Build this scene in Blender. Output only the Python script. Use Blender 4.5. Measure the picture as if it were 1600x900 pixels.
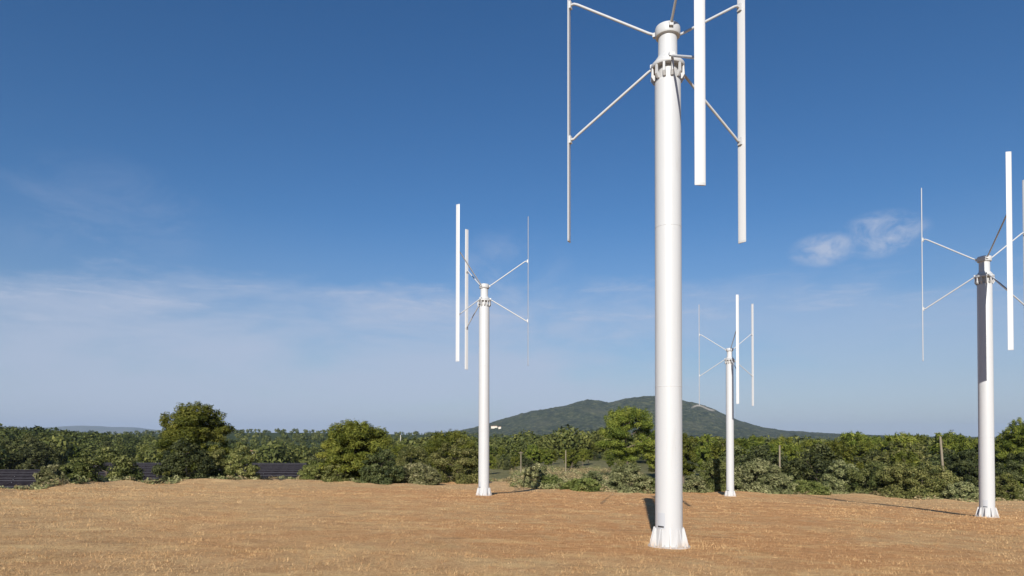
import bpy, math, random
import numpy as np
from mathutils import Vector

for o in list(bpy.data.objects):
    bpy.data.objects.remove(o, do_unlink=True)
scene = bpy.context.scene
COL = scene.collection
R = math.radians

# ------------------------------------------------------------------ camera
CAM_Z = 2.42
FPX, HORIZON = 1028.5, 680.1            # focal length and horizon row, in pixels of the 1600x900 photograph
cam = bpy.data.cameras.new('camera')
cam.sensor_width = 36.0
cam.lens = FPX / 1600 * 36
cam.shift_y = (HORIZON - FPX * math.tan(R(0.998)) - 450) / 1600
cam.clip_start, cam.clip_end = 0.1, 80000
camo = bpy.data.objects.new('camera', cam)
COL.objects.link(camo)
camo.location = (0, 0, CAM_Z)
camo.rotation_euler = (R(90.998), R(-0.086), 0)
scene.camera = camo

# ------------------------------------------------------------------ sky, sun, exposure
SUN_EL, SUN_AZ = R(27), R(190.6)          # azimuth clockwise from +Y: the sun stands behind the camera, a little to the left
world = bpy.data.worlds.new('World')
scene.world = world
world.use_nodes = True
wn, wl = world.node_tree.nodes, world.node_tree.links
wn.clear()


def wmath(op, a, b=None, c=None):
    n = wn.new('ShaderNodeMath'); n.operation = op
    for i, v in enumerate((a, b, c)):
        if v is None: continue
        if isinstance(v, (int, float)): n.inputs[i].default_value = v
        else: wl.new(v, n.inputs[i])
    return n.outputs[0]


def wstep(v, lo, hi):
    n = wn.new('ShaderNodeMapRange'); n.interpolation_type = 'SMOOTHSTEP'
    n.inputs['From Min'].default_value = lo; n.inputs['From Max'].default_value = hi
    wl.new(v, n.inputs['Value']); return n.outputs['Result']


sky = wn.new('ShaderNodeTexSky'); sky.sky_type = 'NISHITA'; sky.sun_disc = False
sky.sun_elevation = SUN_EL; sky.sun_rotation = SUN_AZ
sky.altitude = 300; sky.air_density = 1.0; sky.dust_density = 0.2; sky.ozone_density = 3.0
tc = wn.new('ShaderNodeTexCoord')
sep = wn.new('ShaderNodeSeparateXYZ'); wl.new(tc.outputs['Generated'], sep.inputs[0])
sx, sy, sz = sep.outputs
hyp = wmath('SQRT', wmath('ADD', wmath('MULTIPLY', sx, sx), wmath('MULTIPLY', sy, sy)))
vel = wmath('DIVIDE', sz, wmath('MAXIMUM', hyp, 0.001))           # tangent of the elevation
azi = wmath('ARCTAN2', sx, sy)                                    # azimuth from +Y


def wnoise(scale, stretch, detail=6, rough=0.6, off=(0, 0), dist=0.0):
    cb = wn.new('ShaderNodeCombineXYZ')
    wl.new(wmath('MULTIPLY_ADD', azi, 1.0, off[0]), cb.inputs[0])
    wl.new(wmath('MULTIPLY_ADD', vel, stretch, off[1]), cb.inputs[1])
    n = wn.new('ShaderNodeTexNoise'); n.inputs['Scale'].default_value = scale
    n.inputs['Detail'].default_value = detail; n.inputs['Roughness'].default_value = rough
    n.inputs['Distortion'].default_value = dist
    wl.new(cb.outputs[0], n.inputs['Vector']); return n.outputs['Fac']


# a thin veil of high cloud low over the horizon, ragged at its upper edge
ragged = wmath('MULTIPLY_ADD', wnoise(3.2, 2.5, 7, 0.62), 0.22, -0.11)
hgt = wmath('ADD', vel, ragged)
veil = wmath('MULTIPLY', wmath('SUBTRACT', 1.0, wstep(hgt, 0.165, 0.235)), wstep(wnoise(3.0, 3.0, 7, 0.58, (3.3, 1), 0.3), 0.22, 0.62))
veil = wmath('MULTIPLY', veil, wmath('SUBTRACT', 1.0, wmath('MULTIPLY', wstep(azi, 0.0, 0.42), 0.55)))      # the bank thins out to the right
streak = wmath('MULTIPLY', wmath('MULTIPLY', wstep(wnoise(8, 8, 9, 0.68, (7, 4), 0.8), 0.48, 0.70), wstep(hgt, 0.12, 0.18)),
               wmath('SUBTRACT', 1.0, wstep(hgt, 0.205, 0.235)))


def puff(a0, v0, ra, rv, scale, seed, thr=0.50):
    da = wmath('DIVIDE', wmath('SUBTRACT', azi, a0), ra); dv = wmath('DIVIDE', wmath('SUBTRACT', vel, v0), rv)
    d = wmath('ADD', wmath('MULTIPLY', da, da), wmath('MULTIPLY', dv, dv))
    return wmath('MULTIPLY', wmath('SUBTRACT', 1.0, wstep(d, 0.0, 1.0)), wstep(wnoise(scale, 1.7, 8, 0.62, (seed, seed * 2), 0.5), thr - 0.09, thr + 0.24))


puffs = wmath('ADD', puff(0.443, 0.256, 0.050, 0.027, 15, 11, 0.40), puff(0.514, 0.268, 0.062, 0.036, 17, 5, 0.44))
puffs = wmath('ADD', puffs, wmath('MULTIPLY', puff(-0.56, 0.29, 0.16, 0.09, 8, 2, 0.50), 0.16))
puffs = wmath('ADD', puffs, wmath('MULTIPLY', puff(0.0, 0.23, 0.11, 0.10, 8, 9, 0.45), 0.35))
cloud = wmath('ADD', wmath('MULTIPLY', veil, 0.74), wmath('ADD', wmath('MULTIPLY', streak, 0.26), wmath('MULTIPLY', puffs, 0.95)))
cloud = wmath('MINIMUM', cloud, 0.8)
hs_ = wn.new('ShaderNodeHueSaturation'); hs_.inputs['Saturation'].default_value = 1.25; hs_.inputs['Hue'].default_value = 0.505
wl.new(sky.outputs[0], hs_.inputs['Color'])
murk = wn.new('ShaderNodeMix'); murk.data_type = 'RGBA'           # the dusty air low over the plain
wl.new(wmath('MULTIPLY', wmath('POWER', wmath('SUBTRACT', 1.0, wstep(vel, -0.20, 0.33)), 0.75), 0.95), murk.inputs['Factor'])
wl.new(hs_.outputs[0], murk.inputs['A'])
murk.inputs['B'].default_value = (2.75, 3.5, 5.1, 1)
mixc = wn.new('ShaderNodeMix'); mixc.data_type = 'RGBA'
wl.new(cloud, mixc.inputs['Factor'])
wl.new(murk.outputs['Result'], mixc.inputs['A'])
mixc.inputs['B'].default_value = (4.9, 5.6, 7.2, 1)               # sunlit cloud, in the sky texture's own units
bg = wn.new('ShaderNodeBackground'); bg.inputs['Strength'].default_value = 0.068
wl.new(mixc.outputs['Result'], bg.inputs['Color'])
wo = wn.new('ShaderNodeOutputWorld'); wl.new(bg.outputs[0], wo.inputs['Surface'])

sun = bpy.data.lights.new('sun', 'SUN')
sun.energy = 4.9; sun.angle = R(0.53); sun.color = (1.0, 0.945, 0.86)
suno = bpy.data.objects.new('sun', sun); COL.objects.link(suno)
to_sun = Vector((math.sin(SUN_AZ) * math.cos(SUN_EL), math.cos(SUN_AZ) * math.cos(SUN_EL), math.sin(SUN_EL)))
suno.rotation_euler = (-to_sun).to_track_quat('-Z', 'Y').to_euler()
suno.location = to_sun * 60

scene.view_settings.view_transform = 'Standard'
scene.view_settings.look = 'None'
scene.view_settings.exposure = 0.50
scene.view_settings.gamma = 1.0
scene.view_settings.use_curve_mapping = False
scene.render.engine = 'CYCLES'
scene.cycles.max_bounces = 6
scene.cycles.transparent_max_bounces = 8
scene.cycles.volume_bounces = 1
scene.render.resolution_x, scene.render.resolution_y = 1024, 576


# ------------------------------------------------------------------ numeric helpers
def vnoise(x, y, seed=0):
    x = np.asarray(x, float); y = np.asarray(y, float)
    xi = np.floor(x).astype(np.int64); yi = np.floor(y).astype(np.int64)
    fx = x - xi; fy = y - yi
    fx = fx * fx * (3 - 2 * fx); fy = fy * fy * (3 - 2 * fy)

    def hsh(a, b):
        n = (a * 374761393 + b * 668265263 + seed * 1442695041) & 0xffffffff
        n = ((n ^ (n >> 13)) * 1274126177) & 0xffffffff
        return ((n ^ (n >> 16)) & 0xffff) / 65535.0
    return (hsh(xi, yi) * (1 - fx) + hsh(xi + 1, yi) * fx) * (1 - fy) + (hsh(xi, yi + 1) * (1 - fx) + hsh(xi + 1, yi + 1) * fx) * fy


def fbm(x, y, seed=0, oct=4, gain=0.5):
    s, a, t = 0, 1.0, 0
    for k in range(oct):
        s = s + a * vnoise(np.asarray(x) * 2 ** k, np.asarray(y) * 2 ** k, seed + k); t += a; a *= gain
    return s / t - 0.5


def sstep(v, a, b):
    t = np.clip((v - a) / (b - a), 0, 1); return t * t * (3 - 2 * t)


def mesh_np(name, V, F, mats=None, smooth=False, attrs=None, mat_index=None):
    V = np.asarray(V, np.float32); F = np.asarray(F, np.int32)
    m = bpy.data.meshes.new(name)
    k = F.shape[1]
    m.vertices.add(len(V)); m.vertices.foreach_set('co', V.ravel())
    m.loops.add(F.size); m.loops.foreach_set('vertex_index', F.ravel())
    m.polygons.add(len(F)); m.polygons.foreach_set('loop_start', np.arange(0, F.size, k, dtype=np.int32))
    m.polygons.foreach_set('loop_total', np.full(len(F), k, np.int32))
    m.polygons.foreach_set('use_smooth', np.full(len(F), smooth, bool))
    for mt in (mats or []): m.materials.append(mt)
    if mat_index is not None: m.polygons.foreach_set('material_index', np.asarray(mat_index, np.int32))
    for an, av in (attrs or {}).items():
        a = m.attributes.new(an, 'FLOAT', 'POINT'); a.data.foreach_set('value', np.asarray(av, np.float32))
    m.update(calc_edges=True); m.validate()
    return m


def link(name, mesh, parent=None, loc=None, rotz=0.0):
    o = bpy.data.objects.new(name, mesh); COL.objects.link(o)
    if parent is not None: o.parent = parent
    if loc is not None: o.location = loc
    o.rotation_euler.z = rotz
    return o


def tag(o, label=None, cat=None, group=None, kind=None):
    if label: o['label'] = label
    if cat: o['category'] = cat
    if group: o['group'] = group
    if kind: o['kind'] = kind
    return o


# ------------------------------------------------------------------ shape builder for hard objects
class MB:
    def __init__(s): s.v = []; s.f = []

    def quadgrid(s, rings, closed=True, cap=True):
        n = len(rings[0]); b = len(s.v)
        for r in rings: s.v.extend(tuple(p) for p in r)
        m = n if closed else n - 1
        for i in range(len(rings) - 1):
            for j in range(m):
                a = b + i * n + j; c = b + i * n + (j + 1) % n
                s.f.append((a, c, c + n, a + n))
        if cap and closed:
            s.f.append(tuple(b + j for j in reversed(range(n))))
            s.f.append(tuple(b + (len(rings) - 1) * n + j for j in range(n)))
        return s

    def lathe(s, prof, n=48, cap=True):
        rings = [[(r * math.cos(2 * math.pi * j / n), r * math.sin(2 * math.pi * j / n), z) for j in range(n)] for r, z in prof]
        return s.quadgrid(rings, True, cap)

    def tube(s, pts, rad, n=12):
        pts = [Vector(p) for p in pts]
        if not isinstance(rad, (list, tuple)): rad = [rad] * len(pts)
        rings = []
        ref = None
        for i, p in enumerate(pts):
            t = (pts[min(i + 1, len(pts) - 1)] - pts[max(i - 1, 0)]).normalized()
            if ref is None: ref = t.orthogonal().normalized()
            u = (ref - t * ref.dot(t)).normalized(); ref = u; w = t.cross(u)
            rings.append([p + (u * math.cos(2 * math.pi * j / n) + w * math.sin(2 * math.pi * j / n)) * rad[i] for j in range(n)])
        return s.quadgrid(rings)

    def box(s, c, d, rz=0.0, taper=1.0):
        cs, sn = math.cos(rz), math.sin(rz)
        def P(x, y, z): return (c[0] + x * cs - y * sn, c[1] + x * sn + y * cs, c[2] + z)
        h = [q / 2 for q in d]
        lo = [P(-h[0], -h[1], -h[2]), P(h[0], -h[1], -h[2]), P(h[0], h[1], -h[2]), P(-h[0], h[1], -h[2])]
        hi = [P(-h[0] * taper, -h[1] * taper, h[2]), P(h[0] * taper, -h[1] * taper, h[2]), P(h[0] * taper, h[1] * taper, h[2]), P(-h[0] * taper, h[1] * taper, h[2])]
        return s.quadgrid([lo, hi])

    def mesh(s, name, mat, smooth=False, angle=35):
        m = bpy.data.meshes.new(name); m.from_pydata([tuple(p) for p in s.v], [], s.f); m.materials.append(mat)
        if smooth:
            m.polygons.foreach_set('use_smooth', [True] * len(m.polygons))
            m.set_sharp_from_angle(angle=R(angle))
        m.update(); return m


# ------------------------------------------------------------------ materials
class Mat:
    def __init__(s, name):
        s.m = bpy.data.materials.new(name); s.m.use_nodes = True
        s.n, s.l = s.m.node_tree.nodes, s.m.node_tree.links
        s.b = s.n['Principled BSDF']; s.out = s.n['Material Output']
        s.tc = None

    def inp(s, node, key, v):
        i = node.inputs[key]
        if isinstance(v, (int, float)): i.default_value = v
        elif isinstance(v, tuple): i.default_value = (*v, 1) if len(v) == 3 and i.type == 'RGBA' else v
        else: s.l.new(v, i)

    def coord(s, which='Object'):
        if s.tc is None: s.tc = s.n.new('ShaderNodeTexCoord')
        return s.tc.outputs[which]

    def geo_pos(s):
        return s.n.new('ShaderNodeNewGeometry').outputs['Position']

    def mapping(s, vec, scale):
        n = s.n.new('ShaderNodeMapping'); n.inputs['Scale'].default_value = scale; s.l.new(vec, n.inputs[0]); return n.outputs[0]

    def noise(s, vec, scale, detail=5, rough=0.55, dist=0.0):
        n = s.n.new('ShaderNodeTexNoise'); s.l.new(vec, n.inputs['Vector'])
        n.inputs['Scale'].default_value = scale; n.inputs['Detail'].default_value = detail
        n.inputs['Roughness'].default_value = rough; n.inputs['Distortion'].default_value = dist
        return n.outputs['Fac']

    def ramp(s, fac, stops):
        n = s.n.new('ShaderNodeValToRGB'); s.l.new(fac, n.inputs[0])
        e = n.color_ramp.elements
        while len(e) < len(stops): e.new(0.5)
        for el, (p, c) in zip(e, stops): el.position = p; el.color = (*c, 1)
        return n.outputs[0]

    def mix(s, fac, a, b, mode='MIX'):
        n = s.n.new('ShaderNodeMix'); n.data_type = 'RGBA'; n.blend_type = mode
        s.inp(n, 'Factor', fac); s.inp(n, 'A', a); s.inp(n, 'B', b); return n.outputs['Result']

    def math(s, op, a, b=None):
        n = s.n.new('ShaderNodeMath'); n.operation = op
        for i, v in enumerate((a, b)):
            if v is None: continue
            if isinstance(v, (int, float)): n.inputs[i].default_value = v
            else: s.l.new(v, n.inputs[i])
        return n.outputs[0]

    def step(s, v, lo, hi):
        n = s.n.new('ShaderNodeMapRange'); n.interpolation_type = 'SMOOTHSTEP'
        n.inputs['From Min'].default_value = lo; n.inputs['From Max'].default_value = hi
        s.l.new(v, n.inputs['Value']); return n.outputs['Result']

    def attr(s, name):
        n = s.n.new('ShaderNodeAttribute'); n.attribute_name = name; return n.outputs['Fac']

    def bump(s, h, strength, dist):
        n = s.n.new('ShaderNodeBump'); n.inputs['Strength'].default_value = strength; n.inputs['Distance'].default_value = dist
        s.l.new(h, n.inputs['Height']); s.l.new(n.outputs[0], s.b.inputs['Normal'])

    def base(s, c, rough=0.6, spec=0.5, metal=0.0):
        s.inp(s.b, 'Base Color', c); s.inp(s.b, 'Roughness', rough); s.inp(s.b, 'Specular IOR Level', spec); s.inp(s.b, 'Metallic', metal)
        return s


def paint(name, col, rough, dirt=0.10):
    M = Mat(name)
    p = M.coord('Object')
    n1 = M.noise(M.mapping(p, (3, 3, 0.35)), 4, 6, 0.6)
    n2 = M.noise(p, 1.1, 4, 0.5)
    d = M.math('MULTIPLY', M.step(n1, 0.48, 0.8), M.step(n2, 0.35, 0.75))
    c = M.mix(M.math('MULTIPLY', d, dirt * 4), col, tuple(v * k for v, k in zip(col, (0.80, 0.76, 0.70))))
    M.base(c, M.math('ADD', M.math('MULTIPLY', n2, 0.15), rough), 0.45)
    return M.m


MAST = paint('mast_white_paint', (0.45, 0.46, 0.47), 0.36, 0.16)
BLADE = paint('blade_white_gelcoat', (0.50, 0.51, 0.52), 0.32, 0.05)
STEEL = paint('galvanised_white', (0.44, 0.45, 0.46), 0.42)
BASEPAINT = Mat('base_white_paint')
_p = BASEPAINT.coord('Object')
_z = BASEPAINT.n.new('ShaderNodeSeparateXYZ'); BASEPAINT.l.new(_p, _z.inputs[0])
_mud = BASEPAINT.math('MULTIPLY', BASEPAINT.math('SUBTRACT', 1.0, BASEPAINT.step(_z.outputs[2], 0.02, 0.22)), BASEPAINT.noise(_p, 9, 5, 0.6))
BASEPAINT.base(BASEPAINT.mix(BASEPAINT.math('MULTIPLY', _mud, 0.75), (0.47, 0.475, 0.48), (0.40, 0.26, 0.15)), 0.45); BASEPAINT = BASEPAINT.m
HATCH = paint('hatch_grey_paint', (0.40, 0.42, 0.45), 0.4)
DARK = Mat('black_plate').base((0.03, 0.03, 0.035), 0.45).m
RING = paint('flange_steel', (0.42, 0.42, 0.42), 0.40)
WOOD = Mat('weathered_wood')
_p = WOOD.coord('Object')
WOOD.base(WOOD.ramp(WOOD.noise(WOOD.mapping(_p, (8, 8, 0.7)), 3, 5), [(0.3, (0.15, 0.12, 0.08)), (0.7, (0.27, 0.23, 0.165))]), 0.85); WOOD = WOOD.m
CONC = Mat('pale_concrete').base((0.42, 0.40, 0.36), 0.85).m
BARK = Mat('pine_bark')
_p = BARK.coord('Object')
_n = BARK.noise(BARK.mapping(_p, (6, 6, 1.6)), 3, 5, 0.65)
BARK.base(BARK.ramp(_n, [(0.3, (0.075, 0.056, 0.042)), (0.7, (0.20, 0.16, 0.122))]), 0.9, 0.2); BARK.bump(_n, 0.6, 0.04); BARK = BARK.m
SOLAR = Mat('solar_glass')
_p = SOLAR.coord('Object')
SOLAR.base(SOLAR.ramp(SOLAR.noise(_p, 1.2, 2), [(0.35, (0.016, 0.014, 0.017)), (0.7, (0.030, 0.026, 0.030))]), 0.8, 0.0); SOLAR = SOLAR.m
ALU = Mat('aluminium_frame').base((0.13, 0.13, 0.14), 0.6, 0.3, 0.0).m
WALLM = Mat('house_render').base((0.66, 0.60, 0.50), 0.85).m
ROOFM = Mat('terracotta_roof').base((0.40, 0.20, 0.12), 0.85).m
PANE = Mat('window_dark').base((0.05, 0.06, 0.07), 0.25).m


def foliage(name, dark, mid, light, transl=0.22, rough=0.6):
    M = Mat(name)
    a = M.attr('tint')
    c = M.ramp(a, [(0.05, dark), (0.5, mid), (0.95, light)])
    oi = M.n.new('ShaderNodeObjectInfo')
    hs = M.n.new('ShaderNodeHueSaturation')
    M.l.new(c, hs.inputs['Color'])
    M.l.new(M.math('MULTIPLY_ADD', oi.outputs['Random'], 0.03), hs.inputs['Hue'])
    hs.inputs['Hue'].links[0].from_node.inputs[2].default_value = 0.485
    vv = M.math('MULTIPLY_ADD', M.math('FRACT', M.math('MULTIPLY', oi.outputs['Random'], 7.31)), 0.60)
    vv.node.inputs[2].default_value = 0.72
    M.l.new(vv, hs.inputs['Value'])
    M.base(hs.outputs[0], rough, 0.18)
    tr = M.n.new('ShaderNodeBsdfTranslucent'); M.l.new(hs.outputs[0], tr.inputs[0])
    mx = M.n.new('ShaderNodeMixShader'); mx.inputs[0].default_value = transl
    M.l.new(M.b.outputs[0], mx.inputs[1]); M.l.new(tr.outputs[0], mx.inputs[2]); M.l.new(mx.outputs[0], M.out.inputs[0])
    return M.m


LEAF = {
    'pine': foliage('pine_needles', (0.044, 0.064, 0.010), (0.122, 0.146, 0.022), (0.225, 0.232, 0.042), 0.28),
    'oak': foliage('oak_leaves', (0.046, 0.058, 0.016), (0.128, 0.136, 0.038), (0.245, 0.235, 0.085), 0.28),
    'darkoak': foliage('dark_oak_leaves', (0.018, 0.026, 0.010), (0.052, 0.062, 0.020), (0.118, 0.125, 0.046)),
    'olive': foliage('greyish_scrub_leaves', (0.085, 0.098, 0.036), (0.205, 0.212, 0.090), (0.350, 0.335, 0.170), 0.30),
    'green': foliage('bright_green_leaves', (0.046, 0.062, 0.014), (0.112, 0.132, 0.032), (0.200, 0.205, 0.070), 0.28),
    'far': foliage('distant_wood_leaves', (0.028, 0.040, 0.012), (0.076, 0.090, 0.024), (0.160, 0.162, 0.044), 0.25),
    'dry': foliage('dry_scrub', (0.16, 0.13, 0.06), (0.29, 0.24, 0.115), (0.45, 0.37, 0.20)),
}

# ------------------------------------------------------------------ the lie of the land
# edge of the mown field: tangent of azimuth, depth
EDGE = np.array([(-1.2, 17), (-0.778, 26.0), (-0.719, 28.9), (-0.651, 34.2), (-0.583, 39.8), (-0.535, 37.6), (-0.486, 46.5), (-0.438, 45.0), (-0.389, 48.5),
                 (-0.35, 58.0), (-0.292, 60.0), (-0.233, 49.5), (-0.156, 51.7), (-0.097, 62.0), (-0.039, 69.0), (0.010, 76.0), (0.049, 55.7), (0.097, 49.1),
                 (0.146, 48.2), (0.199, 49.1), (0.331, 56.4), (0.438, 57.0), (0.486, 63.0), (0.583, 57.4), (0.661, 53.8), (0.719, 51.4), (0.778, 52.8), (1.2, 48)])
TURB = [(3.235, 13.594, 0.127, 0.9991), (-1.433, 33.631, -0.655, -1.9565), (19.65, 27.279, -0.929, -14.763), (15.903, 48.043, -2.008, -4.314)]


def plane(X, Y):
    Yc = np.maximum(Y, -15.0); Xc = np.clip(X, -80, 80)
    z = 0.980 - 0.0287 * Xc - 0.0515 * Yc
    for (tx, ty, tz, _) in TURB:
        dz = tz - (0.980 - 0.0287 * tx - 0.0515 * ty)
        z = z + dz * np.exp(-((X - tx) ** 2 + (Y - ty) ** 2) / (2 * 7.0 ** 2))
    return z


def land(X, Y, detail=True):
    X = np.asarray(X, float); Y = np.asarray(Y, float)
    r = np.hypot(X, Y) + 1e-6
    u = np.where(Y > 0.35 * r, X / np.maximum(Y, 1e-6), np.sign(X) * 2.6)
    ed = np.interp(u, EDGE[:, 0], EDGE[:, 1])
    cosn = 1 / np.sqrt(1 + np.clip(u, -1.2, 1.2) ** 2)
    er = ed / cosn
    t = np.maximum(r - er, 0)
    k = np.minimum(er / r, 1.0)
    zp = plane(X * k, Y * k)
    V = np.interp(u, [-1.2, -0.30, -0.16, 0.0, 0.03, 0.14, 0.2, 0.35, 1.2], [-6.6, -6.6, -6.0, -4.6, -3.7, -3.7, -5.0, -6.6, -6.8])
    L = np.interp(u, [-1.2, -0.25, 0.0, 0.12, 0.25, 1.2], [26, 24, 30, 26, 24, 24])
    z = V + (zp - V) * np.exp(-t / L)
    far = sstep(r, 140, 420)
    z = z * (1 - far) + far * (-7.5 + 7.0 * fbm(X / 420, Y / 420, 3, 4) * np.minimum(r / 900, 1.4))
    # wooded rises: a near one on the left, a long far one behind the solar field
    z = z + 9.0 * np.exp(-((u + 0.95) / 0.28) ** 2) * sstep(r, 190, 360) * (1 - sstep(r, 500, 900))
    z = z + 13.0 * np.exp(-((u + 0.35) / 0.33) ** 2) * sstep(r, 500, 1500) * (1 - sstep(r, 1800, 3200))
    z = z - 5.0 * np.exp(-((u + 0.30) / 0.24) ** 2) * sstep(r, 165, 250) * (1 - sstep(r, 480, 1150))
    z = z - 4.0 * sstep(r, 3000, 9000) - 4.5 * sstep(u, 0.15, 0.4) * sstep(r, 200, 420)
    if detail:
        near = (1 - sstep(r, 60, 140))
        for (tx, ty, _, _) in TURB: near = near * (1 - np.exp(-((X - tx) ** 2 + (Y - ty) ** 2) / 1.6 ** 2))
        z = z + near * 0.55 * fbm(X / 2.6, Y / 2.6, 27, 3) * np.exp(-((r - er + 1.0) / 3.2) ** 2)
        z = z + near * (0.07 * fbm(X / 3.1, Y / 3.1, 21, 3) * (1 - 0.75 * sstep(r, 14, 28)) + 0.13 * fbm(X / 9, Y / 9, 22, 2)) * sstep(r, 5, 11)
        z = z + near * 0.04 * fbm(X / 0.55, Y / 0.55, 23, 2) * sstep(r, 5, 9) * (1 - 0.8 * sstep(r, 14, 28))
    return z


def land1(x, y): return float(land(np.array([x]), np.array([y]))[0])


def at(px, py, depth):
    return Vector(((px - 800) / FPX * depth, depth, CAM_Z - (py - HORIZON) / FPX * depth))


# one sheet of ground out to the horizon
rr = np.concatenate([np.linspace(0.6, 7.5, 12), np.arange(7.8, 30, 0.13), np.arange(30, 84, 0.32), np.geomspace(85, 19800, 130)])
azf = np.arange(-46, 46.01, 0.25)
azc = np.arange(49, 312, 3.0)
az = np.radians(np.concatenate([azf, azc]))
RR, AA = np.meshgrid(rr, az, indexing='ij')
GX = RR * np.sin(AA); GY = RR * np.cos(AA)
GZ = land(GX, GY)
nr, na = RR.shape
idx = np.arange(nr * na).reshape(nr, na)
nx = np.roll(idx, -1, axis=1)
F = np.stack([idx[:-1], idx[1:], nx[1:], nx[:-1]], -1).reshape(-1, 4)[:, ::-1]
gu = np.where(GY > 0.35 * RR, GX / np.maximum(GY, 1e-6), np.sign(GX) * 1.2)
ger = np.interp(gu, EDGE[:, 0], EDGE[:, 1]) * np.sqrt(1 + np.clip(gu, -1.2, 1.2) ** 2)
gt = RR - ger + 3.0 * fbm(GX / 2.5, GY / 2.5, 31, 3)
field = 1 - sstep(gt, -0.6, 0.9)
soil = np.zeros_like(field)
for (tx, ty, _, _), (sx_, sy_) in zip(TURB, ((5.5, 4), (9, 7), (8, 7), (10, 8))):
    soil += np.exp(-((GX - tx - 0.5) / sx_) ** 2 - ((GY - ty - 1.5) / sy_) ** 2)
soil += 0.8 * np.exp(-((GX - 7) / 9) ** 2 - ((GY - 33) / 9) ** 2)
soil += 0.55 * np.exp(-((GX - 6) / 13) ** 2 - ((GY - 24) / 17) ** 2)
soil = np.clip(soil, 0, 1)
woods = sstep(RR, 110, 260)

GM = Mat('ground_cover')
pos = GM.geo_pos()
nA = GM.noise(pos, 0.22, 6, 0.6, 0.3)
nB = GM.noise(GM.mapping(pos, (1.0, 0.55, 1.0)), 1.6, 7, 0.68, 0.4)
nC = GM.noise(pos, 14.0, 6, 0.7)
nD = GM.noise(GM.mapping(pos, (0.55, 1.6, 1.0)), 38.0, 4, 0.7)
straw = GM.ramp(nC, [(0.30, (0.33, 0.195, 0.090)), (0.50, (0.57, 0.375, 0.185)), (0.72, (0.71, 0.50, 0.265))])
straw = GM.mix(GM.math('MULTIPLY', GM.step(nB, 0.46, 0.66), 0.75), straw, (0.41, 0.245, 0.115))
straw = GM.mix(GM.math('MULTIPLY', GM.step(nD, 0.55, 0.75), 0.45), straw, (0.32, 0.175, 0.075))
earth = GM.ramp(GM.noise(pos, 5.0, 8, 0.7), [(0.30, (0.38, 0.170, 0.065)), (0.55, (0.58, 0.300, 0.125)), (0.75, (0.68, 0.41, 0.190))])
sm = GM.math('MULTIPLY', GM.attr('soil'), GM.step(GM.math('ADD', nB, GM.math('MULTIPLY', nA, 0.6)), 0.50, 0.86))
sm = GM.math('ADD', sm, GM.math('MULTIPLY', GM.step(nA, 0.50, 0.66), 0.55))
dk = GM.math('MULTIPLY', GM.step(GM.noise(GM.mapping(pos, (0.45, 1.5, 1)), 1.1, 7, 0.72, 0.6), 0.54, 0.70), 0.6)
fieldc = GM.mix(GM.math('MINIMUM', sm, 0.92), straw, earth)
fieldc = GM.mix(GM.math('MULTIPLY', GM.step(GM.noise(GM.mapping(pos, (0.6, 1.3, 1)), 0.9, 6, 0.7), 0.50, 0.68), 0.55), fieldc, (0.74, 0.52, 0.25))
fieldc = GM.mix(dk, fieldc, (0.27, 0.165, 0.085))
fieldc = GM.mix(GM.math('MULTIPLY', GM.step(GM.noise(pos, 0.55, 5, 0.65), 0.58, 0.72), 0.30), fieldc, (0.36, 0.28, 0.115))
scrub = GM.ramp(GM.noise(pos, 0.8, 8, 0.7), [(0.3, (0.06, 0.065, 0.025)), (0.5, (0.16, 0.15, 0.070)), (0.72, (0.31, 0.26, 0.14))])
wood = GM.ramp(GM.noise(pos, 0.05, 8, 0.75), [(0.35, (0.020, 0.032, 0.012)), (0.55, (0.045, 0.060, 0.020)), (0.75, (0.095, 0.105, 0.040))])
scrub = GM.mix(GM.attr('woods'), scrub, wood)
GM.base(GM.mix(GM.attr('field'), scrub, fieldc), 0.95, 0.1)
GM.bump(GM.math('ADD', GM.math('MULTIPLY', nC, 0.8), GM.math('ADD', nD, GM.math('MULTIPLY', nB, 1.5))), 0.85, 0.045)
gmesh = mesh_np('ground', np.stack([GX, GY, GZ], -1).reshape(-1, 3), F, [GM.m], True,
                {'field': field.ravel(), 'soil': soil.ravel(), 'woods': woods.ravel()})
tag(link('ground', gmesh), kind='structure')

# ------------------------------------------------------------------ the mountain and the far hills
PROF = np.array([(300, 690), (560, 686), (640, 682), (690, 677), (720, 673), (760, 664), (790, 655), (830, 643), (865, 637), (890, 633), (900, 630), (918, 625.5), (936, 628), (952, 631.5), (978, 625.5),
                 (1005, 620.5), (1025, 619.5), (1045, 622), (1065, 625), (1090, 630), (1110, 637), (1150, 655), (1190, 667), (1230, 673), (1300, 677), (1400, 681), (1700, 686)])
MY0 = 4300.0


def mount(u, Y):
    a = (HORIZON - np.interp(u * FPX + 800, PROF[:, 0], PROF[:, 1])) / FPX
    H = CAM_Z + a * MY0
    base = -30.0
    s = sstep(Y, 2400, MY0) ** 1.25 * (1 - 0.9 * sstep(Y, MY0, 6200))
    X = u * Y
    gull = fbm(X / 420 + Y / 900, Y / 650, 41, 4)
    spur = np.abs(fbm(X / 300, Y / 500, 45, 3))
    z = base + (H - base) * s
    amp = (H - base) * s * (1 - 0.85 * np.exp(-((Y - MY0) / 260) ** 2))
    z = z + amp * (0.34 * gull - 0.30 * spur) * sstep(Y, 2400, 3000)
    return z + 13.0 * fbm(X / 30, Y / 45, 47, 3) + 5.0 * fbm(X / 9, Y / 14, 49, 1)


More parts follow.
